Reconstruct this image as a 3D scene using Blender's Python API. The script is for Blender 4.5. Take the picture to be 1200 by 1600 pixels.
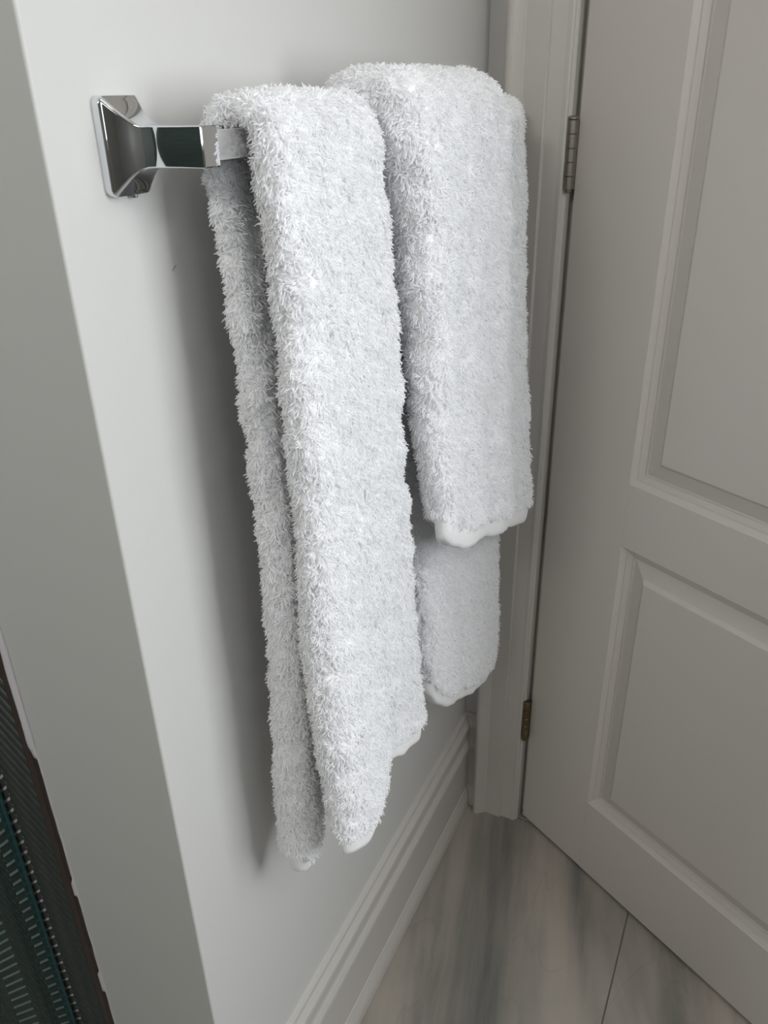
import bpy, bmesh, math, random
import numpy as np
from mathutils import Matrix, Vector
S = bpy.context.scene
for o in list(bpy.data.objects):
    bpy.data.objects.remove(o, do_unlink=True)
COL = S.collection
PI = math.pi

# ------------------------------------------------------------------ camera
cam_data = bpy.data.cameras.new('camera')
cam = bpy.data.objects.new('camera', cam_data)
COL.objects.link(cam)
S.camera = cam
cam_data.sensor_width = 36.0
cam_data.lens = 1262.41 * 36 / 1600
cam_data.clip_start = 0.02
CM = [[0.43491, -0.42297, 0.79495], [-0.90025, -0.18459, 0.39431], [-0.02004, -0.88714, -0.46106]]
EYE = (0.0, 0.0, 1.24)
cam.matrix_world = Matrix(((CM[0][0], -CM[0][1], -CM[0][2], EYE[0]),
                           (CM[1][0], -CM[1][1], -CM[1][2], EYE[1]),
                           (CM[2][0], -CM[2][1], -CM[2][2], EYE[2]), (0, 0, 0, 1)))

# ------------------------------------------------------------------ world, lights, exposure
S.view_settings.view_transform = 'Standard'
S.view_settings.look = 'None'
S.view_settings.exposure = 0.18
S.view_settings.gamma = 1.0
S.view_settings.use_curve_mapping = False
S.cycles.max_bounces = 12
S.cycles.diffuse_bounces = 7
S.cycles.glossy_bounces = 6
S.cycles.transmission_bounces = 8
world = bpy.data.worlds.new('world')
S.world = world
world.use_nodes = True
world.node_tree.nodes['Background'].inputs[0].default_value = (0.75, 0.85, 1.0, 1)
world.node_tree.nodes['Background'].inputs[1].default_value = 0.5


def area(name, loc, target, sx, sy, power, col):
    L = bpy.data.lights.new(name, 'AREA')
    L.shape = 'RECTANGLE'
    L.size = sx
    L.size_y = sy
    L.energy = power
    L.color = col
    o = bpy.data.objects.new(name, L)
    COL.objects.link(o)
    o.location = loc
    d = Vector(target) - Vector(loc)
    o.rotation_euler = d.to_track_quat('-Z', 'Y').to_euler()
    return o


area('window_daylight', (0.74, -1.13, 1.38), (0.55, 0.387, 1.05), 0.76, 1.00, 18.5, (0.96, 0.98, 1.0))
area('side_window_daylight', (-0.45, -1.13, 1.62), (0.6, 0.3, 1.1), 0.70, 0.85, 3.0, (0.97, 0.98, 1.0))
area('overhead_fill_light', (0.36, -0.66, 1.90), (0.60, 0.387, 1.0), 0.46, 0.40, 4.0, (1.0, 0.98, 0.95))  # added overhead source, near enough to fall off down the wall
area('warm_fill_light', (-1.48, 0.24, 2.12), (0.8, 0.15, 0.9), 0.70, 0.40, 16.2, (1.0, 0.95, 0.89))  # added warm fill from behind the camera for door and wall end
area('shower_fill_light', (-0.25, 1.05, 2.38), (0.0, 0.95, 0.0), 0.25, 0.25, 7.0, (1.0, 0.99, 0.96))  # added out of view to brighten the mosaic behind the glass

# ------------------------------------------------------------------ helpers


def node_mat(name, base=(0.8, 0.8, 0.8), rough=0.5, metal=0.0, spec=None, bump=None, detail=None):
    """bump = (scale, strength, distance); detail = (scale, colour_b, low, high)"""
    m = bpy.data.materials.new(name)
    m.use_nodes = True
    nt = m.node_tree
    b = nt.nodes['Principled BSDF']
    b.inputs['Base Color'].default_value = (*base, 1)
    b.inputs['Roughness'].default_value = rough
    b.inputs['Metallic'].default_value = metal
    if spec is not None:
        b.inputs['Specular IOR Level'].default_value = spec
    tc = nt.nodes.new('ShaderNodeTexCoord')
    if bump:
        n = nt.nodes.new('ShaderNodeTexNoise')
        n.inputs['Scale'].default_value = bump[0]
        n.inputs['Detail'].default_value = 4
        nt.links.new(tc.outputs['Object'], n.inputs['Vector'])
        bp = nt.nodes.new('ShaderNodeBump')
        bp.inputs['Strength'].default_value = bump[1]
        bp.inputs['Distance'].default_value = bump[2]
        nt.links.new(n.outputs['Fac'], bp.inputs['Height'])
        nt.links.new(bp.outputs['Normal'], b.inputs['Normal'])
    if detail:
        n = nt.nodes.new('ShaderNodeTexNoise')
        n.inputs['Scale'].default_value = detail[0]
        n.inputs['Detail'].default_value = 5
        nt.links.new(tc.outputs['Object'], n.inputs['Vector'])
        r = nt.nodes.new('ShaderNodeValToRGB')
        r.color_ramp.elements[0].position = detail[2]
        r.color_ramp.elements[1].position = detail[3]
        r.color_ramp.elements[0].color = (*base, 1)
        r.color_ramp.elements[1].color = (*detail[1], 1)
        nt.links.new(n.outputs['Fac'], r.inputs['Fac'])
        nt.links.new(r.outputs['Color'], b.inputs['Base Color'])
    return m


M_WALL = node_mat('wall_paint', (0.575, 0.572, 0.558), 0.48, spec=0.35, bump=(260, 0.10, 0.001))
M_TRIM = node_mat('trim_paint', (0.52, 0.50, 0.472), 0.36, spec=0.45, bump=(90, 0.04, 0.001))
M_DOOR = node_mat('door_paint', (0.585, 0.556, 0.522), 0.40, spec=0.45, bump=(140, 0.05, 0.001))
M_CEIL = node_mat('ceiling_paint', (0.72, 0.72, 0.70), 0.8)
M_CHROME = node_mat('chrome', (0.80, 0.82, 0.85), 0.035, 1.0)
M_BAR = node_mat('satin_bar', (0.86, 0.86, 0.86), 0.18, 1.0)
M_NICKEL = node_mat('satin_nickel', (0.33, 0.30, 0.27), 0.42, 1.0, bump=(500, 0.1, 0.0005))
M_BRONZE = node_mat('dull_bronze', (0.20, 0.15, 0.09), 0.42, 1.0, bump=(300, 0.2, 0.0005))
M_GROUT = node_mat('grout', (0.58, 0.60, 0.57), 0.9, bump=(500, 0.3, 0.001))
M_FGROUT = node_mat('floor_grout', (0.30, 0.27, 0.25), 0.9)
M_STILE = node_mat('dark_mosaic', (0.034, 0.040, 0.038), 0.3, bump=(120, 0.1, 0.001), detail=(35, (0.070, 0.074, 0.068), 0.35, 0.75))
M_EDGE = node_mat('bronze_edge', (0.045, 0.03, 0.026), 0.35, bump=(150, 0.3, 0.001))
M_CAULK = node_mat('caulk', (0.62, 0.60, 0.62), 0.45, bump=(200, 0.3, 0.001))
M_LOWBOUNCE = node_mat('low_bounce_grey', (0.24, 0.235, 0.22), 0.35)  # dark tone given to unseen walls to cut bounced light
M_DARK = node_mat('hallway_paint', (0.30, 0.29, 0.27), 0.8)
M_GRAPH = node_mat('scuff', (0.25, 0.25, 0.25), 0.8)


def marble():
    m = bpy.data.materials.new('marble_floor')
    m.use_nodes = True
    nt = m.node_tree
    N = nt.nodes
    Lk = nt.links
    b = N['Principled BSDF']
    b.inputs['Roughness'].default_value = 0.27
    b.inputs['Specular IOR Level'].default_value = 0.42
    tc = N.new('ShaderNodeTexCoord')
    mp = N.new('ShaderNodeMapping')
    mp.inputs['Scale'].default_value = (1.0, 7.5, 1)
    mp.inputs['Location'].default_value = (0.4, 0.62, 0)
    mr = N.new('ShaderNodeMapping')
    mr.inputs['Rotation'].default_value = (0, 0, math.radians(-15))
    Lk.new(tc.outputs['Object'], mr.inputs['Vector'])
    Lk.new(mr.outputs['Vector'], mp.inputs['Vector'])
    n1 = N.new('ShaderNodeTexNoise')
    n1.inputs['Scale'].default_value = 1.25
    n1.inputs['Detail'].default_value = 7
    n1.inputs['Roughness'].default_value = 0.52
    n1.inputs['Distortion'].default_value = 0.35
    Lk.new(mp.outputs['Vector'], n1.inputs['Vector'])
    r1 = N.new('ShaderNodeValToRGB')
    cr = r1.color_ramp
    cr.elements[0].position = 0.34
    cr.elements[0].color = (0.120, 0.112, 0.113, 1)
    cr.elements[1].position = 0.66
    cr.elements[1].color = (0.44, 0.395, 0.355, 1)
    e = cr.elements.new(0.43)
    e.color = (0.215, 0.208, 0.196, 1)
    e = cr.elements.new(0.53)
    e.color = (0.33, 0.305, 0.278, 1)
    Lk.new(n1.outputs['Fac'], r1.inputs['Fac'])
    # broad clouds
    n2 = N.new('ShaderNodeTexNoise')
    n2.inputs['Scale'].default_value = 3.1
    n2.inputs['Detail'].default_value = 3
    Lk.new(tc.outputs['Object'], n2.inputs['Vector'])
    mx = N.new('ShaderNodeMix')
    mx.data_type = 'RGBA'
    mx.blend_type = 'MULTIPLY'
    mx.inputs[0].default_value = 0.55
    r2 = N.new('ShaderNodeValToRGB')
    r2.color_ramp.elements[0].position = 0.38
    r2.color_ramp.elements[0].color = (0.60, 0.63, 0.60, 1)
    r2.color_ramp.elements[1].position = 0.62
    r2.color_ramp.elements[1].color = (1, 0.97, 0.93, 1)
    Lk.new(n2.outputs['Fac'], r2.inputs['Fac'])
    Lk.new(r1.outputs['Color'], mx.inputs[6])
    Lk.new(r2.outputs['Color'], mx.inputs[7])
    # thin pale and dark veins
    w = N.new('ShaderNodeTexNoise')
    w.inputs['Scale'].default_value = 2.3
    w.inputs['Detail'].default_value = 3
    w.inputs['Distortion'].default_value = 1.2
    mp2 = N.new('ShaderNodeMapping')
    mp2.inputs['Rotation'].default_value = (0, 0, math.radians(28))
    mp2.inputs['Scale'].default_value = (1.0, 2.2, 1)
    mp2.inputs['Location'].default_value = (0.31, 0.12, 0)
    Lk.new(tc.outputs['Object'], mp2.inputs['Vector'])
    Lk.new(mp2.outputs['Vector'], w.inputs['Vector'])
    r3 = N.new('ShaderNodeValToRGB')
    c3 = r3.color_ramp
    c3.elements[0].position = 0.488
    c3.elements[0].color = (0, 0, 0, 1)
    c3.elements[1].position = 0.512
    c3.elements[1].color = (0, 0, 0, 1)
    e = c3.elements.new(0.50)
    e.color = (1, 1, 1, 1)
    Lk.new(w.outputs['Fac'], r3.inputs['Fac'])
    mx2 = N.new('ShaderNodeMix')
    mx2.data_type = 'RGBA'
    mx2.inputs[7].default_value = (0.09, 0.075, 0.068, 1)
    ml = N.new('ShaderNodeMath')
    ml.operation = 'MULTIPLY'
    ml.inputs[1].default_value = 0.10
    Lk.new(r3.outputs['Color'], ml.inputs[0])
    Lk.new(ml.outputs[0], mx2.inputs[0])
    Lk.new(mx.outputs[2], mx2.inputs[6])
    Lk.new(mx2.outputs[2], b.inputs['Base Color'])
    return m


M_MARBLE = marble()


def glass_mat():
    m = bpy.data.materials.new('clear_glass')
    m.use_nodes = True
    nt = m.node_tree
    nt.nodes.remove(nt.nodes['Principled BSDF'])
    tr = nt.nodes.new('ShaderNodeBsdfTransparent')
    tr.inputs[0].default_value = (0.88, 0.965, 0.955, 1)
    gl = nt.nodes.new('ShaderNodeBsdfGlossy')
    gl.inputs['Roughness'].default_value = 0.02
    lw = nt.nodes.new('ShaderNodeLayerWeight')
    lw.inputs['Blend'].default_value = 0.5
    pw = nt.nodes.new('ShaderNodeMath')
    pw.operation = 'POWER'
    pw.inputs[1].default_value = 5.0
    nt.links.new(lw.outputs['Facing'], pw.inputs[0])
    fr = nt.nodes.new('ShaderNodeMath')
    fr.operation = 'MULTIPLY_ADD'
    fr.inputs[1].default_value = 0.6
    fr.inputs[2].default_value = 0.03
    nt.links.new(pw.outputs[0], fr.inputs[0])
    mx = nt.nodes.new('ShaderNodeMixShader')
    nt.links.new(fr.outputs[0], mx.inputs[0])
    nt.links.new(tr.outputs[0], mx.inputs[1])
    nt.links.new(gl.outputs[0], mx.inputs[2])
    nt.links.new(mx.outputs[0], nt.nodes['Material Output'].inputs['Surface'])
    return m


M_GLASS = glass_mat()
M_GLASS_EDGE = node_mat('glass_edge', (0.025, 0.070, 0.078), 0.15, bump=(90, 0.1, 0.001))


def towel_mat(name, base, rough, transl):
    m = bpy.data.materials.new(name)
    m.use_nodes = True
    nt = m.node_tree
    b = nt.nodes['Principled BSDF']
    b.inputs['Base Color'].default_value = (*base, 1)
    b.inputs['Roughness'].default_value = rough
    b.inputs['Specular IOR Level'].default_value = 0.12
    out = nt.nodes['Material Output']
    t = nt.nodes.new('ShaderNodeBsdfTranslucent')
    t.inputs['Color'].default_value = (*base, 1)
    mx = nt.nodes.new('ShaderNodeMixShader')
    mx.inputs[0].default_value = transl
    nt.links.new(b.outputs[0], mx.inputs[1])
    nt.links.new(t.outputs[0], mx.inputs[2])
    nt.links.new(mx.outputs[0], out.inputs['Surface'])
    return m


M_PILE = towel_mat('terry_yarn', (0.948, 0.952, 0.966), 0.8, 0.36)
M_CLOTH = node_mat('terry_ground', (0.90, 0.90, 0.90), 0.9, spec=0.1, bump=(700, 0.5, 0.001))
M_HEM = node_mat('hem_cotton', (0.86, 0.865, 0.875), 0.85, spec=0.1, bump=(420, 0.6, 0.0012))


def tag(o, label=None, cat=None, group=None, kind=None):
    if label:
        o['label'] = label
    if cat:
        o['category'] = cat
    if group:
        o['group'] = group
    if kind:
        o['kind'] = kind
    return o


def obj(name, data, mat=None, parent=None):
    o = bpy.data.objects.new(name, data)
    COL.objects.link(o)
    if mat is not None and hasattr(data, 'materials') and len(data.materials) == 0:
        data.materials.append(mat)
    if parent:
        o.parent = parent
    return o


def empty(name, loc):
    o = bpy.data.objects.new(name, None)
    COL.objects.link(o)
    o.location = loc
    o.empty_display_size = 0.05
    return o


def mesh(name, verts, faces, smooth=False):
    me = bpy.data.meshes.new(name)
    me.from_pydata([tuple(v) for v in verts], [], faces)
    me.validate()
    bm = bmesh.new()
    bm.from_mesh(me)
    bmesh.ops.recalc_face_normals(bm, faces=bm.faces)
    bm.to_mesh(me)
    bm.free()
    if smooth:
        me.polygons.foreach_set('use_smooth', [True] * len(me.polygons))
    return me


def box_mesh(name, lo, hi, bev=0.0, seg=1):
    bm = bmesh.new()
    bmesh.ops.create_cube(bm, size=1)
    for v in bm.verts:
        v.co = Vector([lo[i] + (v.co[i] + 0.5) * (hi[i] - lo[i]) for i in range(3)])
    if bev:
        bmesh.ops.bevel(bm, geom=bm.edges[:], offset=bev, segments=seg, affect='EDGES', profile=0.5)
    me = bpy.data.meshes.new(name)
    bm.to_mesh(me)
    bm.free()
    return me


def box(name, lo, hi, mat, parent=None, bev=0.0, seg=1, smooth=False):
    me = box_mesh(name, lo, hi, bev, seg)
    if smooth:
        me.polygons.foreach_set('use_smooth', [True] * len(me.polygons))
    return obj(name, me, mat, parent)


def prism(name, prof, a, b, axis, mat, parent=None, cap=True):
    """extrude a closed 2D profile along an axis. axis 'x': prof=(y,z); axis 'z': prof=(x,y)"""
    n = len(prof)
    V = []
    for t in (a, b):
        for p in prof:
            V.append((t, p[0], p[1]) if axis == 'x' else ((p[0], t, p[1]) if axis == 'y' else (p[0], p[1], t)))
    F = [(i, (i + 1) % n, n + (i + 1) % n, n + i) for i in range(n)]
    if cap:
        F += [tuple(range(n - 1, -1, -1)), tuple(range(n, 2 * n))]
    return obj(name, mesh(name, V, F), mat, parent)


def lathe(name, prof, c, mat, parent=None, seg=24):
    V, F = [], []
    for r, z in prof:
        for k in range(seg):
            a = 2 * PI * k / seg
            V.append((c[0] + r * math.cos(a), c[1] + r * math.sin(a), c[2] + z))
    for i in range(len(prof) - 1):
        for k in range(seg):
            k2 = (k + 1) % seg
            F.append((i * seg + k, i * seg + k2, (i + 1) * seg + k2, (i + 1) * seg + k))
    F.append(tuple(range(seg)))
    F.append(tuple(range((len(prof) - 1) * seg, len(prof) * seg)))
    me = mesh(name, V, F, True)
    o = obj(name, me, mat, parent)
    md = o.modifiers.new('edges', 'EDGE_SPLIT')
    md.split_angle = math.radians(35)
    return o


# ------------------------------------------------------------------ setting
WY = 0.387      # main wall plane
WX = 0.362      # wall end plane (outer corner)
BX = 1.105      # back wall plane
CEIL = 2.45
st = lambda o: tag(o, kind='structure')

# left wall: a solid block whose front face carries the towel bar and whose end turns into the shower
bm = bmesh.new()
bmesh.ops.create_cube(bm, size=1)
lo, hi = (WX, WY, -0.02), (1.30, 1.50, CEIL)
for v in bm.verts:
    v.co = Vector([lo[i] + (v.co[i] + 0.5) * (hi[i] - lo[i]) for i in range(3)])
ed = [e for e in bm.edges if all(abs(v.co.x - WX) < 1e-4 and abs(v.co.y - WY) < 1e-4 for v in e.verts)]
bmesh.ops.bevel(bm, geom=ed, offset=0.0022, segments=4, affect='EDGES', profile=0.5)
me = bpy.data.meshes.new('wall_left')
bm.to_mesh(me)
bm.free()
wall_left = st(obj('wall_left', me, M_WALL))

# floor with marble tiles
floor = st(box('floor', (-1.6, -1.9, -0.05), (1.115, 1.6, -0.004), M_FGROUT))
for ix in range(-4, 2):
    for iy in range(-4, 3):
        sh = 0.0 if iy % 2 == 0 else 0.30
        x0 = 0.485 + ix * 0.612 + sh * 0
        y0 = 0.042 + iy * 0.612
        xa, xb = x0 + 0.0009, x0 + 0.6111
        ya, yb = y0 + 0.0009, y0 + 0.6111
        xa, xb = max(xa, -1.59), min(xb, BX + 0.35)
        ya, yb = max(ya, -1.89), yb
        if y0 > 0.0:
            yb = min(yb, WY)
        if xb - xa < 0.02 or yb - ya < 0.02 or y0 > WY:
            continue
        ix_hall = xa > BX
        box('tile', (xa, ya, -0.0045), (xb, yb, 0.0), M_MARBLE, floor, bev=0.0008)
# shower floor (dark), a small curb behind the end of the wall
box('shower_pan', (-1.59, WY + 0.268, -0.0045), (WX, 1.49, 0.02), M_STILE, floor, bev=0.002)
ceiling = st(box('ceiling', (-1.6, -1.9, CEIL), (1.30, 1.6, CEIL + 0.05), M_CEIL))
# unseen rod and shade, added to carry the overhead fill light
tl = tag(empty('overhead_fill_housing', (0.36, -0.66, CEIL)), 'unseen white rectangular shade on a rod, added to carry an overhead fill light', 'lamp')
box('housing_rod', (-0.006, -0.006, -0.48), (0.006, 0.006, 0.0), M_NICKEL, tl)
box('housing_shade', (-0.25, -0.22, -0.53), (0.25, 0.22, -0.48), M_CEIL, tl, bev=0.01)

vl = tag(empty('warm_fill_box', (-1.6, 0.22, 2.10)), 'unseen white wall box behind the camera, added to back a warm fill light', 'lamp')
box('fill_box_back', (0.0, -0.38, -0.23), (0.09, 0.38, 0.23), M_CEIL, vl, bev=0.01)  # plain box added behind the warm fill light

# back wall with the door opening (hinge side at y = 0.262)
OY1 = 0.262
OY0 = OY1 - 0.775
wb = st(box('wall_back', (BX, OY1 + 0.012, -0.02), (BX + 0.11, WY + 0.01, CEIL), M_WALL))
w2 = st(box('wall_back', (BX, -1.9, -0.02), (BX + 0.11, OY0 - 0.012, CEIL), M_WALL))
w3 = st(box('wall_back', (BX, OY0 - 0.012, 2.06), (BX + 0.11, OY1 + 0.012, CEIL), M_WALL))
# right wall (opposite the towel bar) with a window, front wall behind the camera, shower walls
RY = -1.20
for xa, xb, za, zb in ((-1.6, -0.90, -0.02, CEIL), (0.0, 0.30, -0.02, CEIL), (1.18, 1.30, -0.02, CEIL),
                       (-0.90, 0.0, -0.02, 1.10), (-0.90, 0.0, 2.14, CEIL), (0.30, 1.18, -0.02, 0.84), (0.30, 1.18, 1.92, CEIL)):
    st(box('wall_right', (xa, RY - 0.1, za), (xb, RY, zb), M_LOWBOUNCE))


def window(name, xc, z0, w, h, slats):
    win = st(empty(name, (xc, RY, z0)))
    hw = w / 2
    for lo, hi in (((-hw, -0.06, 0), (-hw + 0.04, 0.0, h)), ((hw - 0.04, -0.06, 0), (hw, 0.0, h)), ((-hw, -0.06, 0), (hw, 0.0, 0.04)),
                   ((-hw, -0.06, h - 0.04), (hw, 0.0, h)), ((-0.015, -0.06, 0.04), (0.015, -0.03, h - 0.04))):
        box('window_frame', lo, hi, M_CEIL, win, bev=0.003)
    box('window_pane', (-hw + 0.04, -0.05, 0.04), (hw - 0.04, -0.045, h - 0.04), M_GLASS, win)
    for k in range(slats):
        o = box('blind_slat', (-hw + 0.045, -0.010, -0.001), (hw - 0.045, 0.010, 0.001), M_CEIL, win)
        o.location = (0, -0.016, 0.06 + k * (h - 0.1) / slats)
        o.rotation_euler = (0.35, 0, 0)


window('window_1', -0.45, 1.10, 0.90, 1.04, 24)
window('window_2', 0.74, 0.84, 0.86, 1.08, 0)
st(box('wall_front', (-1.7, -1.9, -0.02), (-1.6, 1.6, CEIL), M_LOWBOUNCE))
sw = st(box('wall_shower', (-1.6, 1.5, -0.02), (1.3, 1.6, CEIL), M_STILE))
# hallway beyond the door
hall = st(box('wall_hall', (2.2, -1.9, -0.02), (2.3, 1.6, CEIL), M_DARK))
hf = st(box('floor_hall', (1.115, -1.9, -0.05), (2.3, 1.6, -0.001), M_DARK))
hc = st(box('ceiling_hall', (1.30, -1.9, CEIL), (2.3, 1.6, CEIL + 0.05), M_DARK))

# baseboards: (distance from wall, height)
BP = [(0, 0), (0.0182, 0), (0.0190, 0.003), (0.0186, 0.018), (0.0172, 0.026), (0.0150, 0.033), (0.0128, 0.039), (0.0124, 0.042),
      (0.0112, 0.043), (0.0108, 0.1330), (0.0114, 0.1360), (0.0142, 0.1395), (0.0156, 0.1450), (0.0150, 0.1520), (0.0122, 0.1580), (0.0096, 0.1615), (0.0088, 0.1650),
      (0.0084, 0.1830), (0.0098, 0.1865), (0.0126, 0.1890), (0.0138, 0.1930), (0.0130, 0.1980), (0.0100, 0.2030), (0.0072, 0.2075), (0.0062, 0.2130),
      (0.0040, 0.2165), (0.0, 0.2180)]
bb = st(prism('baseboard_left', [(WY - d, z) for d, z in BP], WX - 0.0, BX, 'x', M_TRIM))
prof = [(BX - d, z) for d, z in BP]
b2 = st(prism('baseboard_back', prof, 0.358, WY - 0.0005, 'y', M_TRIM))

# door casing, hinge side (profile in x, y), head casing, jamb, stop
CP = [(BX, 0.357), (1.0765, 0.357), (1.0740, 0.3555), (1.0722, 0.3525), (1.0718, 0.3495), (1.0726, 0.3465), (1.0765, 0.3410), (1.0800, 0.3370), (1.0822, 0.3352),
      (1.0836, 0.3335), (1.0822, 0.3080), (1.0820, 0.3062), (1.0836, 0.3046), (1.0866, 0.3035), (1.0868, 0.2850), (1.0860, 0.2795), (1.0873, 0.2770), (1.0895, 0.2760), (1.0905, 0.2745), (1.0925, 0.2725), (BX, 0.2712), (BX + 0.016, 0.2712), (BX + 0.016, 0.2730), (BX, 0.2740)]
door_frame = st(empty('trim_1', (BX, 0.30, 0)))


def shift(me, d):
    for v in me.vertices:
        v.co -= Vector(d)


def part(o, root):
    """give o root as parent while keeping its world-space mesh"""
    shift(o.data, root.location)
    o.parent = root
    return o


part(prism('casing', CP, 0.0, 2.13, 'z', M_TRIM), door_frame)
part(prism('casing', [(x, OY0 - (y - OY1)) for x, y in CP], 0.0, 2.13, 'z', M_TRIM), door_frame)
part(prism('head_casing', [(x, z - OY1 + 2.045) for x, z in CP], OY0 - 0.08, 0.357, 'y', M_TRIM), door_frame) if False else None
hc_prof = [(x, 2.045 + (y - OY1)) for x, y in CP]
part(prism('head_casing', hc_prof, OY0 - 0.095, 0.357, 'y', M_TRIM), door_frame)
part(box('jamb', (BX + 0.016, OY1, 0), (BX + 0.112, OY1 + 0.0125, 2.06), M_TRIM), door_frame)
part(box('jamb', (BX - 0.006, OY0 - 0.0125, 0), (BX + 0.112, OY0, 2.06), M_TRIM), door_frame)
part(box('head_jamb', (BX - 0.006, OY0, 2.045), (BX + 0.112, OY1, 2.06), M_TRIM), door_frame)
part(box('door_stop', (BX + 0.040, OY1 - 0.011, 0), (BX + 0.080, OY1, 2.045), M_TRIM, bev=0.001), door_frame)

# ------------------------------------------------------------------ door
P0 = Vector((1.1005, 0.2645, 0.008))
DD = Vector((-0.48595, -0.87399, 0)).normalized()
DN = Vector((-DD.y, DD.x, 0))
if DN.x > 0:
    DN = -DN
door = st(empty('door_1', P0))
door.matrix_world = Matrix(((DD.x, DN.x, 0, P0.x), (DD.y, DN.y, 0, P0.y), (0, 0, 1, P0.z), (0, 0, 0, 1)))
# local: x along the door, y toward the room (camera), z up
DW, DH, DT = 0.762, 2.02, 0.035
SW = 0.1435
LP = (0.157, 0.658)     # lower panel z range (local)
UP = (0.754, 1.87)
GRIP = M_DOOR
box('stile', (0, -DT, 0), (SW, 0, DH), M_DOOR, door, bev=0.0006)
box('stile', (DW - SW, -DT, 0), (DW, 0, DH), M_DOOR, door, bev=0.0006)
e = 0.0001
for z0, z1 in ((0, LP[0]), (LP[1], UP[0]), (UP[1], DH)):
    box('rail', (SW + e, -DT, z0), (DW - SW - e, 0, z1), M_DOOR, door)


def raised(name, x0, x1, z0, z1, prof, flip=False):
    """nested rectangular loops: prof = (inset, depth)"""
    V, F = [], []
    for ins, d in prof:
        y = -d if not flip else -DT + d
        V += [(x0 + ins, y, z0 + ins), (x1 - ins, y, z0 + ins), (x1 - ins, y, z1 - ins), (x0 + ins, y, z1 - ins)]
    n = len(prof)
    for i in range(n - 1):
        for k in range(4):
            k2 = (k + 1) % 4
            F.append((4 * i + k, 4 * i + k2, 4 * i + 4 + k2, 4 * i + 4 + k))
    return V, F


MP = [(0.0, 0.0), (0.0008, 0.0010), (0.0070, 0.0044), (0.0074, 0.0064), (0.0084, 0.0064), (0.0150, 0.0102), (0.0156, 0.0122), (0.0172, 0.0132)]
RP = [(0.0172, 0.0132), (0.0180, 0.0130), (0.0375, 0.0066), (0.0385, 0.0062), (0.0432, 0.0014), (0.0445, 0.0010)]
for z0, z1 in (LP, UP):
    for flip in (False, True):
        V, F = raised('panel_moulding', SW, DW - SW, z0, z1, MP, flip)
        obj('panel_moulding', mesh('panel_moulding', V, F), M_DOOR, door)
    # panel: both raised faces joined by a common rim
    Va, Fa = raised('panel', SW, DW - SW, z0, z1, RP, False)
    Vb, Fb = raised('panel', SW, DW - SW, z0, z1, RP, True)
    n = len(Va)
    F = Fa + [tuple(i + n for i in reversed(f)) for f in Fb]
    F.append((n - 4, n - 3, n - 2, n - 1))
    F.append((2 * n - 1, 2 * n - 2, 2 * n - 3, 2 * n - 4))
    for k in range(4):
        k2 = (k + 1) % 4
        F.append((k, n + k, n + k2, k2))
    obj('panel', mesh('panel', Va + Vb, F), M_DOOR, door)

# hinges: barrel axis in front of the gap
HB = Vector((1.0905, 0.2702, 0))
inv = door.matrix_world.inverted()


def hinge(zc, mat, label=None, length=0.080):
    loc = inv @ Vector((HB.x, HB.y, zc))
    h = empty('hinge', loc)
    h.parent = door
    if label:
        h['label'] = label
    n = 5
    r = 0.0058
    seg = length / n
    for k in range(n):
        z0 = -length / 2 + k * seg
        a, b = z0 + 0.0003, z0 + seg - 0.0003
        if k in (1, 3):     # bearing ring inside these knuckles
            c = b - 0.0042 if k == 3 else a
            c2 = c + 0.0042
            pr = [(r * .9, a), (r, a + .0005), (r, c), (r * 1.07, c + .0003), (r * 1.07, c2 - .0003), (r, c2), (r, b - .0005 if b - .0005 > c2 else c2 + .0001), (r * .9, b + .0001)]
        else:
            pr = [(r * .9, a), (r, a + .0005), (r, b - .0005), (r * .9, b)]
        lathe('knuckle', pr, (0, 0, 0), mat, h, 28)
    lathe('pin_head', [(r * 0.8, length / 2), (r * 1.05, length / 2 + .0008), (r * 1.05, length / 2 + .0030), (r * 0.7, length / 2 + .0044)], (0, 0, 0), mat, h, 24)
    lathe('pin_tip', [(r * 0.3, -length / 2 - .0042), (r * 0.75, -length / 2 - .0030), (r * 0.85, -length / 2)], (0, 0, 0), mat, h, 24)
    lathe('pin', [(r * .7, -length / 2 - .001), (r * .7, length / 2 + .001)], (0, 0, 0), mat, h, 16)
    # leaf on the door edge and leaf on the jamb
    q = Vector((0.0006, -0.0165, 0)) - loc
    box('hinge_leaf', (-0.0012 - loc.x, -0.034 - loc.y, -length / 2), (0.0002 - loc.x, 0.002 - loc.y, length / 2), mat, h)
    v = [(-0.0145 + 0.0150, -0.0008), (0, 0)]
    A = Vector((HB.x, HB.y + 0.0, zc))
    # short web from the barrel to the gap
    Bp = Vector((P0.x - 0.001, P0.y + 0.0005, zc))
    d = (Bp - A).normalized()
    nn = Vector((-d.y, d.x, 0)) * 0.0009
    V = []
    for zz in (-length / 2, length / 2):
        for p in (A + nn, A - nn, Bp - nn, Bp + nn):
            V.append(inv @ Vector((p.x, p.y, zc + zz)) - loc)
    F = [(0, 1, 2, 3), (7, 6, 5, 4), (0, 4, 5, 1), (1, 5, 6, 2), (2, 6, 7, 3), (3, 7, 4, 0)]
    obj('hinge_leaf', mesh('hinge_leaf', V, F), mat, h)
    return h


hinge(1.1655, M_NICKEL, 'satin nickel barrel hinge, upper of the two in view')
hinge(0.2465, M_BRONZE, 'darker bronze-toned barrel hinge low on the door')
hinge(1.86, M_NICKEL)
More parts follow.
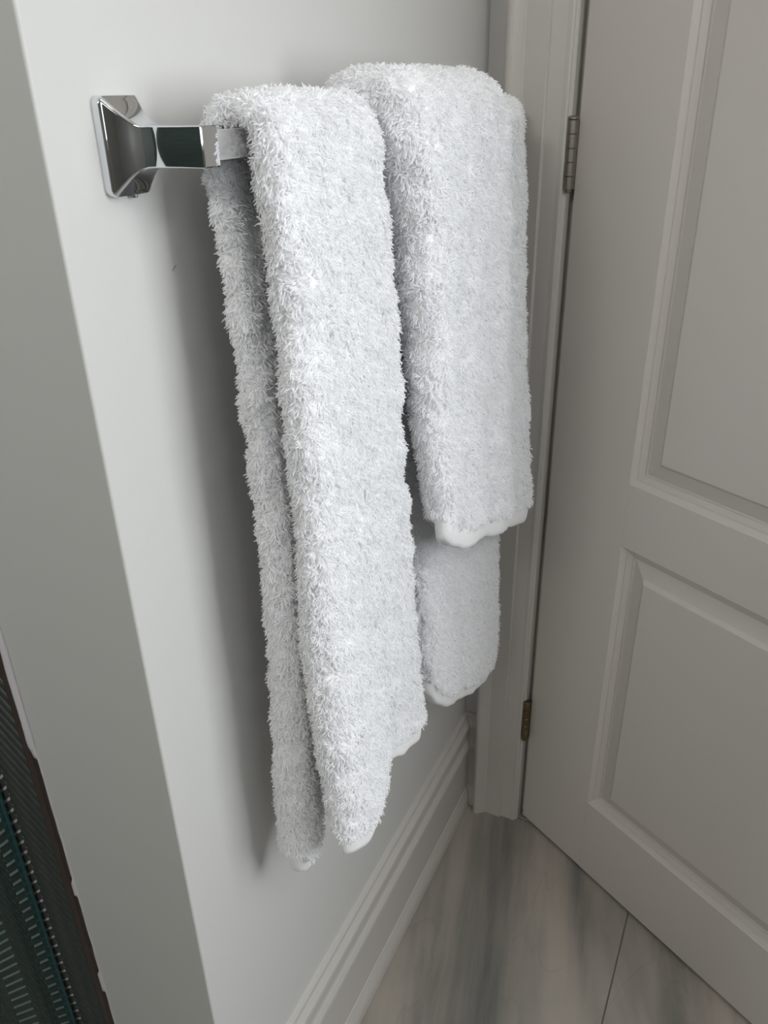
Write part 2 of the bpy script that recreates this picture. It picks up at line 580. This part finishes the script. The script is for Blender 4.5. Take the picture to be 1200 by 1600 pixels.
# lever handle on the free side of the door (out of frame)
hd = empty('door_handle', (DW - 0.065, 0, 0.93))
hd.parent = door
me = bpy.data.meshes.new('rose')
o = lathe('rose', [(0.026, 0), (0.027, 0.004), (0.022, 0.009), (0.010, 0.010), (0.009, 0.045)], (0, 0, 0), M_NICKEL, hd, 28)
o.rotation_euler = (-PI / 2, 0, 0)
box('lever', (-0.11, 0.038, -0.008), (0.012, 0.050, 0.008), M_NICKEL, hd, bev=0.003, seg=3)

# ------------------------------------------------------------------ towel bar
PX = 0.4255
PZ = 1.2135
bar_root = tag(empty('towel_bar', (PX, WY, PZ)), 'square chrome towel bar mounted on the pale wall, carrying both white towels', 'towel bar')


def rsq(hx, hz, r, n=3):
    pts = []
    for cx, cz, a0 in ((hx - r, hz - r, 0), (-(hx - r), hz - r, 90), (-(hx - r), -(hz - r), 180), (hx - r, -(hz - r), 270)):
        for k in range(n + 1):
            a = math.radians(a0 + 90 * k / n)
            pts.append((cx + r * math.cos(a), cz + r * math.sin(a)))
    return pts


def post(dx):
    # sections: distance from the wall, half width, half height, corner radius
    sec = [(0.0, 0.0172, 0.0278, 0.0045), (0.0048, 0.0177, 0.0282, 0.0045), (0.0060, 0.0174, 0.0279, 0.0040), (0.0066, 0.0167, 0.0271, 0.0035)]
    # the base falls away in a hollow curve to a narrow neck
    for k in range(1, 21):
        t = k / 20
        g_ = (1 - math.sin(t * PI / 2)) * 0.85 + (1 - t) ** 1.0 * 0.15
        sec.append((0.0066 + 0.0190 * t, 0.0086 + 0.0081 * g_, 0.0118 + 0.0153 * g_, 0.0010 + .0022 * (1 - t)))
    sec += [(0.034, 0.0082, 0.0115, 0.0008), (0.050, 0.0080, 0.0114, 0.0008), (0.0668, 0.0080, 0.0114, 0.0008), (0.0677, 0.0072, 0.0106, 0.0006)]
    cxs = [-0.0042 * max(0, 1 - d_[0] / 0.03) for d_ in sec]
    V, F = [], []
    m = 16
    for (d, hx, hz, r), cx in zip(sec, cxs):
        V += [(dx + cx + x, -d, z) for x, z in rsq(hx, hz, r)]
    for i in range(len(sec) - 1):
        for k in range(m):
            k2 = (k + 1) % m
            F.append((i * m + k, i * m + k2, (i + 1) * m + k2, (i + 1) * m + k))
    F.append(tuple(range(m)))
    F.append(tuple(range((len(sec) - 1) * m, len(sec) * m)))
    me = mesh('post', V, F, True)
    o = obj('post', me, M_CHROME, bar_root)
    md = o.modifiers.new('edges', 'EDGE_SPLIT')
    md.split_angle = math.radians(38)
    s = lathe('set_screw', [(0.0019, -0.0012), (0.0022, 0.0), (0.0022, 0.004)], (0, 0, 0), M_NICKEL, o, 14)
    s.location = (dx, -0.0035, -0.0288)
    return o


post(0.0)
post(0.6105)
BY0, BY1 = 0.3235, 0.3375
box('bar', (0.008, BY0 - WY, -0.0090), (0.6025, BY1 - WY, 0.0085), M_BAR, bar_root, bev=0.0006)

# ------------------------------------------------------------------ towels
rng = np.random.default_rng(7)


def smooth_noise(P, freq, seed, n=9):
    """sum of sines, roughly -1..1"""
    g = np.random.default_rng(seed)
    out = np.zeros(len(P))
    for _ in range(n):
        k = g.normal(size=3)
        k /= np.linalg.norm(k)
        out += np.sin((P @ k) * freq * g.uniform(0.6, 1.5) * 2 * PI + g.uniform(0, 2 * PI))
    return out / math.sqrt(n) * 0.8


def ip(t, pts):
    xs = [p[0] for p in pts]
    ys = [p[1] for p in pts]
    return np.interp(t, xs, ys)


def hermite(t, pts):
    """smooth monotone-ish interpolation through pts"""
    xs = np.array([p[0] for p in pts], float)
    ys = np.array([p[1] for p in pts], float)
    m = np.gradient(ys, xs)
    t = np.clip(t, xs[0], xs[-1])
    i = np.clip(np.searchsorted(xs, t) - 1, 0, len(xs) - 2)
    h = xs[i + 1] - xs[i]
    s = (t - xs[i]) / h
    return ((1 + 2 * s) * (1 - s) ** 2 * ys[i] + s * (1 - s) ** 2 * h * m[i] + s * s * (3 - 2 * s) * ys[i + 1] + s * s * (s - 1) * h * m[i + 1])


ZA = 1.204   # height where the flaps leave the bar


def make_towel(label, q, seed, dens):
    """q: dict of functions.
       x0(v), x1(v) edges; v = -1 (back hem) .. 0 (top) .. 1 (front hem)
       fo, fi (tau, x): front flap outer / inner y; bo, bi: back flap outer (wall side) / inner y
       fz(x), bz(x): hem heights; top(x): outer height above the bar"""
    INS = 0.0038
    NF, NA = 96, 22
    rows = [('b', 1 - k / NF) for k in range(NF)] + [('a', k / NA) for k in range(NA + 1)] + [('f', (k + 1) / NF) for k in range(NF)]
    NX, NE = 60, 12

    def row(kind, t, shrink=1.0, dz=0.0, inx=0.0, cen=0.5):
        v = -t if kind == 'b' else (t if kind == 'f' else 0.0)
        if kind == 'a':
            v = 0.0
        x0 = float(q['x0'](v)) + INS + inx
        x1 = float(q['x1'](v)) - INS - inx
        r = q.get('r', 0.012)
        xs, ds = [], []
        for k in range(NX + 1):
            xs.append(x0 + r + (x1 - x0 - 2 * r) * k / NX)
            ds.append(0.0)
        for k in range(1, NE):
            ps = PI * k / NE
            xs.append(x1 - r + r * math.sin(ps))
            ds.append((1 - math.cos(ps)) / 2)
        for k in range(NX + 1):
            xs.append(x1 - r - (x1 - x0 - 2 * r) * k / NX)
            ds.append(1.0)
        for k in range(1, NE):
            ps = PI * k / NE
            xs.append(x0 + r - r * math.sin(ps))
            ds.append((1 + math.cos(ps)) / 2)
        X = np.array(xs)
        D = cen + (np.array(ds) - 0.5) * shrink
        xi = (X - x0) / (x1 - x0)
        if kind in 'fb':
            if kind == 'f':
                yo, yi, zh = q['fo'](t, xi) + INS, q['fi'](t, xi) - INS * .6, q['fz'](X)
            else:
                yo, yi, zh = q['bo'](t, xi) - INS, q['bi'](t, xi) + INS * .6, q['bz'](X)
            zh = zh + 0.0245
            Z = ZA + (zh - ZA) * t - dz
            Y = yo * (1 - D) + yi * D
        else:
            a = PI * t     # 0 = back, pi = front
            yof, yob = q['fo'](0, xi) + INS, q['bo'](0, xi) - INS
            yif, yib = q['fi'](0, xi) - INS * .6, q['bi'](0, xi) + INS * .6
            zt = q['top'](xi) - INS
            c, s_ = math.cos(a), math.sin(a)
            cc = math.copysign(abs(c) ** 0.85, c)
            ss = abs(s_) ** 0.85
            Yo = (yof + yob) / 2 + (yob - yof) / 2 * cc
            Zo = ZA + (zt - ZA) * ss
            Yi = (yif + yib) / 2 + (yib - yif) / 2 * math.copysign(abs(c) ** 0.5, c)
            Zi = ZA + (1.2238 - ZA) * abs(s_) ** 0.5
            Y = Yo * (1 - D) + Yi * D
            Z = Zo * (1 - D) + Zi * D
        return np.stack([X, Y, Z], 1), np.array(ds)

    R, DL = [], []
    NC = 5
    for k in range(NC, 0, -1):
        a = PI / 2 * k / NC * 0.9
        p, d = row('b', 1.0, math.cos(a), 0.007 * math.sin(a), 0.006 * (1 - math.cos(a)))
        R.append(p)
        DL.append(d)
    for kd, t in rows:
        p, d = row(kd, t)
        R.append(p)
        DL.append(d)
    for k in range(1, NC + 1):
        a = PI / 2 * k / NC * 0.9
        p, d = row('f', 1.0, math.cos(a), 0.007 * math.sin(a), 0.006 * (1 - math.cos(a)))
        R.append(p)
        DL.append(d)
    R = np.array(R)
    DL = np.array(DL)
    nr, nc = R.shape[:2]
    V = R.reshape(-1, 3)
    # lumps
    du = np.roll(R, -1, 1) - np.roll(R, 1, 1)
    dv = np.zeros_like(R)
    dv[1:-1] = R[2:] - R[:-2]
    dv[0] = R[1] - R[0]
    dv[-1] = R[-1] - R[-2]
    Nn = np.cross(du, dv).reshape(-1, 3)
    Nn /= np.linalg.norm(Nn, axis=1)[:, None] + 1e-9
    # orientation: outward = away from the slab's middle
    mid = R.mean(1)
    test = ((V - np.repeat(mid, nc, 0)) * Nn).sum(1).mean()
    if test < 0:
        Nn = -Nn
    outer = (DL.reshape(-1) < 0.98).astype(float)
    amp = q.get('lump', 0.0016)
    V = V + Nn * (outer * (smooth_noise(V, 16, seed) * amp + smooth_noise(V, 45, seed + 1) * 0.0009))[:, None]
    R = V.reshape(nr, nc, 3)
    F = []
    for i in range(nr - 1):
        for k in range(nc):
            k2 = (k + 1) % nc
            F.append((i * nc + k, i * nc + k2, (i + 1) * nc + k2, (i + 1) * nc + k))
    F.append(tuple(range(nc)))
    F.append(tuple(range((nr - 1) * nc, nr * nc)))
    root = tag(empty('towel', (float(q['x0'](0)) + 0.05, 0.33, 1.222)), label, 'towel', q['group'])
    body = mesh('cloth', V, F, True)
    ob = part(obj('cloth', body, M_CLOTH), root)

    # hems: thin smooth bands under both flaps
    for kind in 'bf':
        hv, hf = [], []
        cen, wd = q.get('hem_f', (0.5, 0.85)) if kind == 'f' else q.get('hem_b', (0.5, 0.85))
        seq = [(1.0, -0.004, -0.0028), (1.0, 0.006, -0.0030), (0.96, 0.013, -0.0028), (0.90, 0.020, -0.0020), (0.80, 0.0246, -0.0012), (0.60, 0.0260, 0.0000), (0.10, 0.0264, 0.002)]
        for sh, dz, inx in seq:
            p, d = row(kind, 1.0, sh * wd, dz, inx + 0.0035, cen)
            p = p + 0.0
            w = 0.0006 * np.sin(p[:, 0] * 190 + seed) * max(dz, 0) / 0.02
            p[:, 2] += w
            p[:, 1] += 0.0008 * np.sin(p[:, 0] * 120 + seed * 2)
            hv.append(p)
        hv = np.array(hv)
        n0, n1 = hv.shape[:2]
        for i in range(n0 - 1):
            for k in range(n1):
                k2 = (k + 1) % n1
                hf.append((i * n1 + k, i * n1 + k2, (i + 1) * n1 + k2, (i + 1) * n1 + k))
        hf.append(tuple(range(n1)))
        hf.append(tuple(range((n0 - 1) * n1, n0 * n1)))
        ho = part(obj('hem', mesh('hem', hv.reshape(-1, 3), hf, True), M_HEM), root)

    # pile: individual loops of yarn
    A = R[:-1]
    B = R[1:]
    quad = np.stack([A, np.roll(A, -1, 1), np.roll(B, -1, 1), B], 2).reshape(-1, 4, 3)
    nq = Nn.reshape(nr, nc, 3)
    nquad = np.stack([nq[:-1], np.roll(nq[:-1], -1, 1), np.roll(nq[1:], -1, 1), nq[1:]], 2).reshape(-1, 4, 3)
    dq = np.stack([DL[:-1], np.roll(DL[:-1], -1, 1)], 2).mean(2).reshape(-1)
    ri = np.repeat(np.arange(nr - 1), nc)
    area_ = 0.5 * np.linalg.norm(np.cross(quad[:, 1] - quad[:, 0], quad[:, 3] - quad[:, 0]), axis=1) + 0.5 * np.linalg.norm(np.cross(quad[:, 1] - quad[:, 2], quad[:, 3] - quad[:, 2]), axis=1)
    w = np.ones(len(area_))
    isback = ri < NF + NC
    w[(dq > 0.98)] = 0.22               # inner faces: mostly hidden
    w[(ri < NC) | (ri >= nr - 1 - NC)] = 0.0
    w[isback & (dq < 0.02)] = 0.15       # wall side
    if q.get('innerback'):
        w[isback & (dq > 0.98)] = 0.8
    else:
        w[isback & (dq > 0.98)] = 0.45
    # bottom third of the back's wall side never shows; edges always full
    cnt = rng.poisson(area_ * dens * w)
    idx = np.repeat(np.arange(len(area_)), cnt)
    n = len(idx)
    a = rng.random(n)[:, None]
    b = rng.random(n)[:, None]
    Q = quad[idx]
    P = Q[:, 0] * (1 - a) * (1 - b) + Q[:, 1] * a * (1 - b) + Q[:, 2] * a * b + Q[:, 3] * (1 - a) * b
    G = nquad[idx]
    NR = G[:, 0] * (1 - a) * (1 - b) + G[:, 1] * a * (1 - b) + G[:, 2] * a * b + G[:, 3] * (1 - a) * b
    NR /= np.linalg.norm(NR, axis=1)[:, None] + 1e-9
    # clumps: neighbouring yarns lean the same way
    cell = np.floor(P / 0.0050 + 0.35 * np.stack([smooth_noise(P, 90, seed + 20 + i) for i in range(3)], 1)).astype(np.int64)
    h = (cell[:, 0] * 73856093) ^ (cell[:, 1] * 19349663) ^ (cell[:, 2] * 83492791)
    h = h % 4096
    cg = np.random.default_rng(seed + 5).normal(size=(4096, 3))
    cl = cg[h]
    soft = np.stack([smooth_noise(P, 38, seed + 30 + i) for i in range(3)], 1)
    tang = cl * 0.85 + soft * 0.50 + rng.normal(size=(n, 3)) * 0.40
    d0 = NR + tang * 0.42
    d0 /= np.linalg.norm(d0, axis=1)[:, None]
    lat = tang + np.array([0, 0, -0.75])
    lat -= (lat * d0).sum(1)[:, None] * d0
    lat /= np.linalg.norm(lat, axis=1)[:, None] + 1e-9
    third = np.cross(d0, lat) * rng.normal(size=(n, 1)) * 0.25
    L = (q.get('len', 0.0074) * (1 + 0.28 * (rng.random(n) - 0.5) + 0.12 * smooth_noise(P, 60, seed + 40)))[:, None]
    A_ = rng.uniform(0.5, 2.5, n)[:, None]
    K = 6
    pts = np.zeros((n, K, 3))
    for k in range(K):
        t = k / (K - 1)
        pts[:, k] = P - NR * 0.0006 + L / A_ * (np.sin(A_ * t) * d0 + (1 - np.cos(A_ * t)) * lat) + L * third * t * t
    rad = np.array([0.00038, 0.00048, 0.00052, 0.00050, 0.00044, 0.00026])
    loc = np.array(root.location)
    cur = bpy.data.hair_curves.new('terry_pile')
    cur.add_curves([K] * n)
    pa = cur.attributes.get('position') or cur.attributes.new('position', 'FLOAT_VECTOR', 'POINT')
    pa.data.foreach_set('vector', (pts - loc).reshape(-1).astype(np.float32))
    ra = cur.attributes.get('radius') or cur.attributes.new('radius', 'FLOAT', 'POINT')
    ra.data.foreach_set('value', (np.tile(rad, n) * np.repeat(rng.uniform(0.85, 1.15, n), K)).astype(np.float32))
    cur.materials.append(M_PILE)
    po = bpy.data.objects.new('terry_pile', cur)
    COL.objects.link(po)
    po.parent = root
    po['kind'] = 'stuff'
    print('pile', n)
    return root


sm = lambda t: t * t * (3 - 2 * t)
# towel nearest the camera: long, narrow fold
T1 = {
    'group': 'white terry towels hanging on the bar',
    'x0': lambda v: 0.4575 + 0.0 * v,
    'x1': lambda v: hermite(v, [(-1, 0.600), (-0.3, 0.605), (0, 0.612), (0.4, 0.625), (1, 0.652)]),
    'fo': lambda t, s: hermite(t, [(0, 0.293), (0.2, 0.2860), (0.5, 0.2815), (0.8, 0.277), (1, 0.272)]) + 0.0
        + 0.0019 * np.sin((t * 10.5 + s * 1.3) * 2 * PI) * np.exp(-((t - 0.52) / 0.09) ** 2) * np.clip(s * 3, 0, 1)
        - 0.010 * sm(np.clip((t - 0.55) / 0.4, 0, 1)) * np.exp(-((s - 0.22) / 0.20) ** 2) + 0.006 * sm(np.clip((t - 0.7) / 0.3, 0, 1)) * np.exp(-((s - 0.53) / 0.07) ** 2),
    'fi': lambda t, s: hermite(t, [(0, 0.320), (0.15, 0.3135), (0.4, 0.3105), (0.7, 0.311), (0.9, 0.302), (1, 0.296)]) + 0 * s,
    'bo': lambda t, s: hermite(t, [(0, 0.356), (0.15, 0.352), (0.4, 0.347), (0.7, 0.353), (1, 0.363)]) + 0 * s,
    'bi': lambda t, s: hermite(t, [(0, 0.340), (0.15, 0.330), (0.4, 0.318), (0.7, 0.318), (1, 0.321)]) + 0 * s,
    'fz': lambda x: hermite(x, [(0.455, 0.594), (0.475, 0.584), (0.505, 0.578), (0.535, 0.590), (0.553, 0.612), (0.575, 0.614), (0.60, 0.600), (0.63, 0.590), (0.655, 0.580)]),
    'bz': lambda x: hermite(x, [(0.455, 0.545), (0.470, 0.530), (0.482, 0.533), (0.492, 0.560), (0.505, 0.61), (0.56, 0.640), (0.65, 0.65)]),
    'top': lambda s: 1.2425 + 0.001 * np.sin(s * 7),
    'hem_f': (0.42, 0.70),
    'hem_b': (0.5, 0.70),
    'r': 0.0125,
}
make_towel('long white terry towel nearest the chrome post, folded narrow and reaching lowest', T1, 11, 820000)

# second towel: shorter front, bulky fold, spreading toward the door
def t2_thick(s):
    return 1 - sm(np.clip((s - 0.50) / 0.30, 0, 1))


T2 = {
    'group': 'white terry towels hanging on the bar',
    'x0': lambda v: hermite(v, [(-1, 0.700), (-0.6, 0.690), (-0.15, 0.640), (0, 0.615), (0.10, 0.624), (0.5, 0.630), (0.85, 0.635), (1, 0.645)]),
    'x1': lambda v: hermite(v, [(-1, 0.965), (-0.5, 0.985), (0, 0.985), (0.5, 0.965), (1, 0.955)]),
    'fo': lambda t, s: hermite(t, [(0, 0.264), (0.5, 0.256), (1, 0.246)]) + (1 - t2_thick(s)) * (0.030 * (1 - t) + 0.004 * t)
        + 0.0014 * np.sin(s * 38 + 2.0) * np.clip(1.3 - t * 1.6, 0, 1) + 0.0035 * np.sin(s * 17 + 1.0) * (0.35 + 0.65 * t) * np.clip(s * 4, 0, 1),
    'fi': lambda t, s: hermite(t, [(0, 0.320), (0.2, 0.311), (0.5, 0.298), (1, 0.279)]) + 0 * s,
    'bo': lambda t, s: hermite(t, [(0, 0.366), (0.3, 0.360), (1, 0.330)]) + 0 * s,
    'bi': lambda t, s: hermite(t, [(0, 0.340), (0.25, 0.328), (0.5, 0.312), (1, 0.287)]) + 0.006 * np.exp(-((s - 0.42) / 0.09) ** 2) * t + 0 * s,
    'fz': lambda x: hermite(x, [(0.63, 0.872), (0.66, 0.838), (0.70, 0.812), (0.75, 0.795), (0.82, 0.768), (0.90, 0.738), (0.96, 0.722)]),
    'bz': lambda x: hermite(x, [(0.68, 0.640), (0.72, 0.575), (0.77, 0.525), (0.84, 0.487), (0.90, 0.462), (0.94, 0.458), (0.965, 0.50), (0.99, 0.56)]),
    'top': lambda s: 1.2355 + 0.0225 * t2_thick(s),
    'r': 0.0125,
    'lump': 0.0022,
    'innerback': True,
    'hem_f': (0.42, 0.78),
    'hem_b': (0.56, 0.78),
}
make_towel('shorter white terry towel beside the door, bulky fold overlapping its neighbour', T2, 23, 700000)

# ------------------------------------------------------------------ shower mosaic, edge profile, glass
TX = WX - 0.0035      # mosaic backing face
back = part(box('grout_bed', (TX, 0.5535, 0.0), (WX + 0.001, 1.49, CEIL), M_GROUT), wall_left) if False else box('grout_bed', (TX, 0.5535, 0.02), (WX - 0.0002, 1.49, CEIL - 0.001), M_GROUT, wall_left)
pitch = 0.0108
Lh = 0.046           # column width (horizontal)
tl_len = Lh / math.cos(PI / 4)
tw = (pitch * math.sqrt(2)) / math.sqrt(2) * 0.86


def tile_geo(yc, zc, up):
    """one slanted mosaic stick as a bevelled box clipped to its column"""
    s = 1 if up else -1
    h = pitch * math.sqrt(2) * 0.36
    y0, y1 = yc - Lh / 2 + 0.0006, yc + Lh / 2 - 0.0006
    V = []
    for xx, k in ((TX + 0.0002, 0.0), (TX - 0.0010, 0.0), (TX - 0.0014, 0.0005)):
        V += [(xx, y0 + k, zc - s * Lh / 2 - h + k * (1 + s)), (xx, y1 - k, zc + s * Lh / 2 - h + k * (1 - s)), (xx, y1 - k, zc + s * Lh / 2 + h - k * (1 + s)), (xx, y0 + k, zc - s * Lh / 2 + h - k * (1 - s))]
    F = []
    for i in range(2):
        for k in range(4):
            k2 = (k + 1) % 4
            F.append((4 * i + k, 4 * i + k2, 4 * i + 4 + k2, 4 * i + 4 + k))
    F.append((8, 9, 10, 11))
    return V, F


t_up = tile_geo(0, 0, True)
t_dn = tile_geo(0, 0, False)
m_up = mesh('mosaic_stick', *t_up)
m_dn = mesh('mosaic_stick', *t_dn)
m_up.materials.append(M_STILE)
m_dn.materials.append(M_STILE)
Vr, Fr = [], []
count = 0
CMn = np.array(CM)
dz = pitch * math.sqrt(2)
for c in range(20):
    yc = 0.578 + c * Lh
    if yc + Lh / 2 > 1.49:
        break
    up = (c % 2 == 0)
    nz = int(2.3 / dz)
    for k in range(nz):
        zc = 0.08 + k * dz + (0 if up else dz / 2)
        p = CMn.T @ (np.array([TX, yc, zc]) - np.array(EYE))
        u = 600 + 1262.4 * p[0] / p[2]
        v_ = 800 + 1262.4 * p[1] / p[2]
        vis = p[2] > 0 and -60 < u < 260 and v_ < 1680
        if vis and count < 300:
            o = bpy.data.objects.new('mosaic_stick', m_up if up else m_dn)
            COL.objects.link(o)
            o.location = (0, yc, zc)
            o.parent = wall_left
            count += 1
        else:
            V, F = t_up if up else t_dn
            b0 = len(Vr)
            Vr += [(x, y + yc, z + zc) for x, y, z in V]
            Fr += [tuple(i + b0 for i in f) for f in F]
print('sticks', count, 'rest', len(Fr) // 9)
rest = obj('mosaic_field', mesh('mosaic_field', Vr, Fr), M_STILE, wall_left)
rest['kind'] = 'stuff'

# dark edge profile between paint and mosaic, ragged caulk beside it
g = random.Random(4)
prof_o = st(empty('trim_2', (WX, 0.549, 0.02)))
V, F = [], []
nz = 150
for i in range(nz + 1):
    z = 0.02 + i * (CEIL - 0.05) / nz
    j = 0.0013 * (g.random() - 0.5) * (1 if z < 1.0 else 0.6)
    ya, yb = 0.5475 + j, 0.5545
    V += [(WX + 0.0004, ya, z), (WX - 0.0022, ya + 0.0003, z), (WX - 0.0026, ya + 0.0028, z), (WX - 0.0060, yb - 0.0012, z), (WX - 0.0060, yb, z), (WX + 0.0004, yb, z)]
for i in range(nz):
    for k in range(6):
        k2 = (k + 1) % 6
        F.append((i * 6 + k, i * 6 + k2, i * 6 + 6 + k2, i * 6 + 6 + k))
F += [(0, 1, 2, 3, 4, 5), tuple(nz * 6 + k for k in (5, 4, 3, 2, 1, 0))]
part(obj('edge_profile', mesh('edge_profile', V, F), M_EDGE), prof_o)
# caulk: a full white bead above z = 0.71, thin ragged smears of paint below
V, F = [], []
nz = 400


def caulk(z):
    base = 0.0
    if z > 0.715:
        base = 1.0
    elif z > 0.700:
        base = (z - 0.700) / 0.015
    return base


rows_ = []
j1 = j2 = 0
for i in range(nz + 1):
    z = 0.02 + i * (CEIL - 0.05) / nz
    j1 = 0.6 * j1 + (g.random() - 0.5) * 0.0007
    c = caulk(z)
    a = 0.5438 + j1
    w_ = 0.0020 + 0.0004 * math.sin(z * 90) + 0.0048 * c + (0.0012 if math.sin(z * 37 + 1) > 0.72 else 0)
    hgt = 0.0009 + 0.0018 * c
    V += [(WX + 0.0003, a, z), (WX - hgt * 0.7, a + w_ * 0.25, z), (WX - hgt - 0.0012 * c, a + w_ * 0.7, z), (WX - 0.0004 - 0.0026 * (w_ > 0.003) - 0.0006 * c, a + w_, z), (WX + 0.0003, a + w_, z)]
for i in range(nz):
    for k in range(5):
        k2 = (k + 1) % 5
        F.append((i * 5 + k, i * 5 + k2, i * 5 + 5 + k2, i * 5 + 5 + k))
F += [(0, 1, 2, 3, 4), tuple(nz * 5 + k for k in (4, 3, 2, 1, 0))]
ca = part(obj('caulk_bead', mesh('caulk_bead', V, F, True), M_CAULK), prof_o)
ca['label'] = 'white caulk bead, ragged and broken lower down'

# frameless glass panel standing against the mosaic wall
gx0, gx1 = -0.55, TX - 0.0036
glass = tag(empty('shower_screen', (gx1, 0.612, 0.02)), 'clear shower glass panel with a teal edge standing against the dark mosaic', 'shower screen')
part(box('pane', (gx0, 0.6075, 0.021), (gx1 - 0.0035, 0.6165, 2.05), M_GLASS), glass)
ge = part(box('edge_seal', (gx1 - 0.0035, 0.6070, 0.021), (gx1, 0.6170, 2.05), M_GLASS_EDGE, bev=0.0006), glass)
ge['label'] = 'dark teal strip along the glass edge'

# small scuffs on the paint: shallow chips in front of the bar
for (x, z, s_, a) in ((0.458, 1.1335, 0.0032, 0.5), (0.4175, 0.0, 0, 0)):
    if s_ == 0:
        continue
    V = [(-s_, 0, -0.0004), (-s_ * 0.3, 0, -0.0006), (s_ * 0.5, 0, 0.0001), (s_, 0, 0.0006), (s_ * 0.4, 0, 0.0009), (-s_ * 0.4, 0, 0.0003)]
    V2 = [(p[0], -0.0004, p[2] * 0.6) for p in V]
    F = [tuple(range(6)), tuple(range(11, 5, -1))] + [(k, (k + 1) % 6, 6 + (k + 1) % 6, 6 + k) for k in range(6)]
    o = obj('paint_chip', mesh('paint_chip', V + V2, F), M_GRAPH, wall_left)
    o.location = (x, WY - 0.0001, z)
    o.rotation_euler = (0, -a, 0)
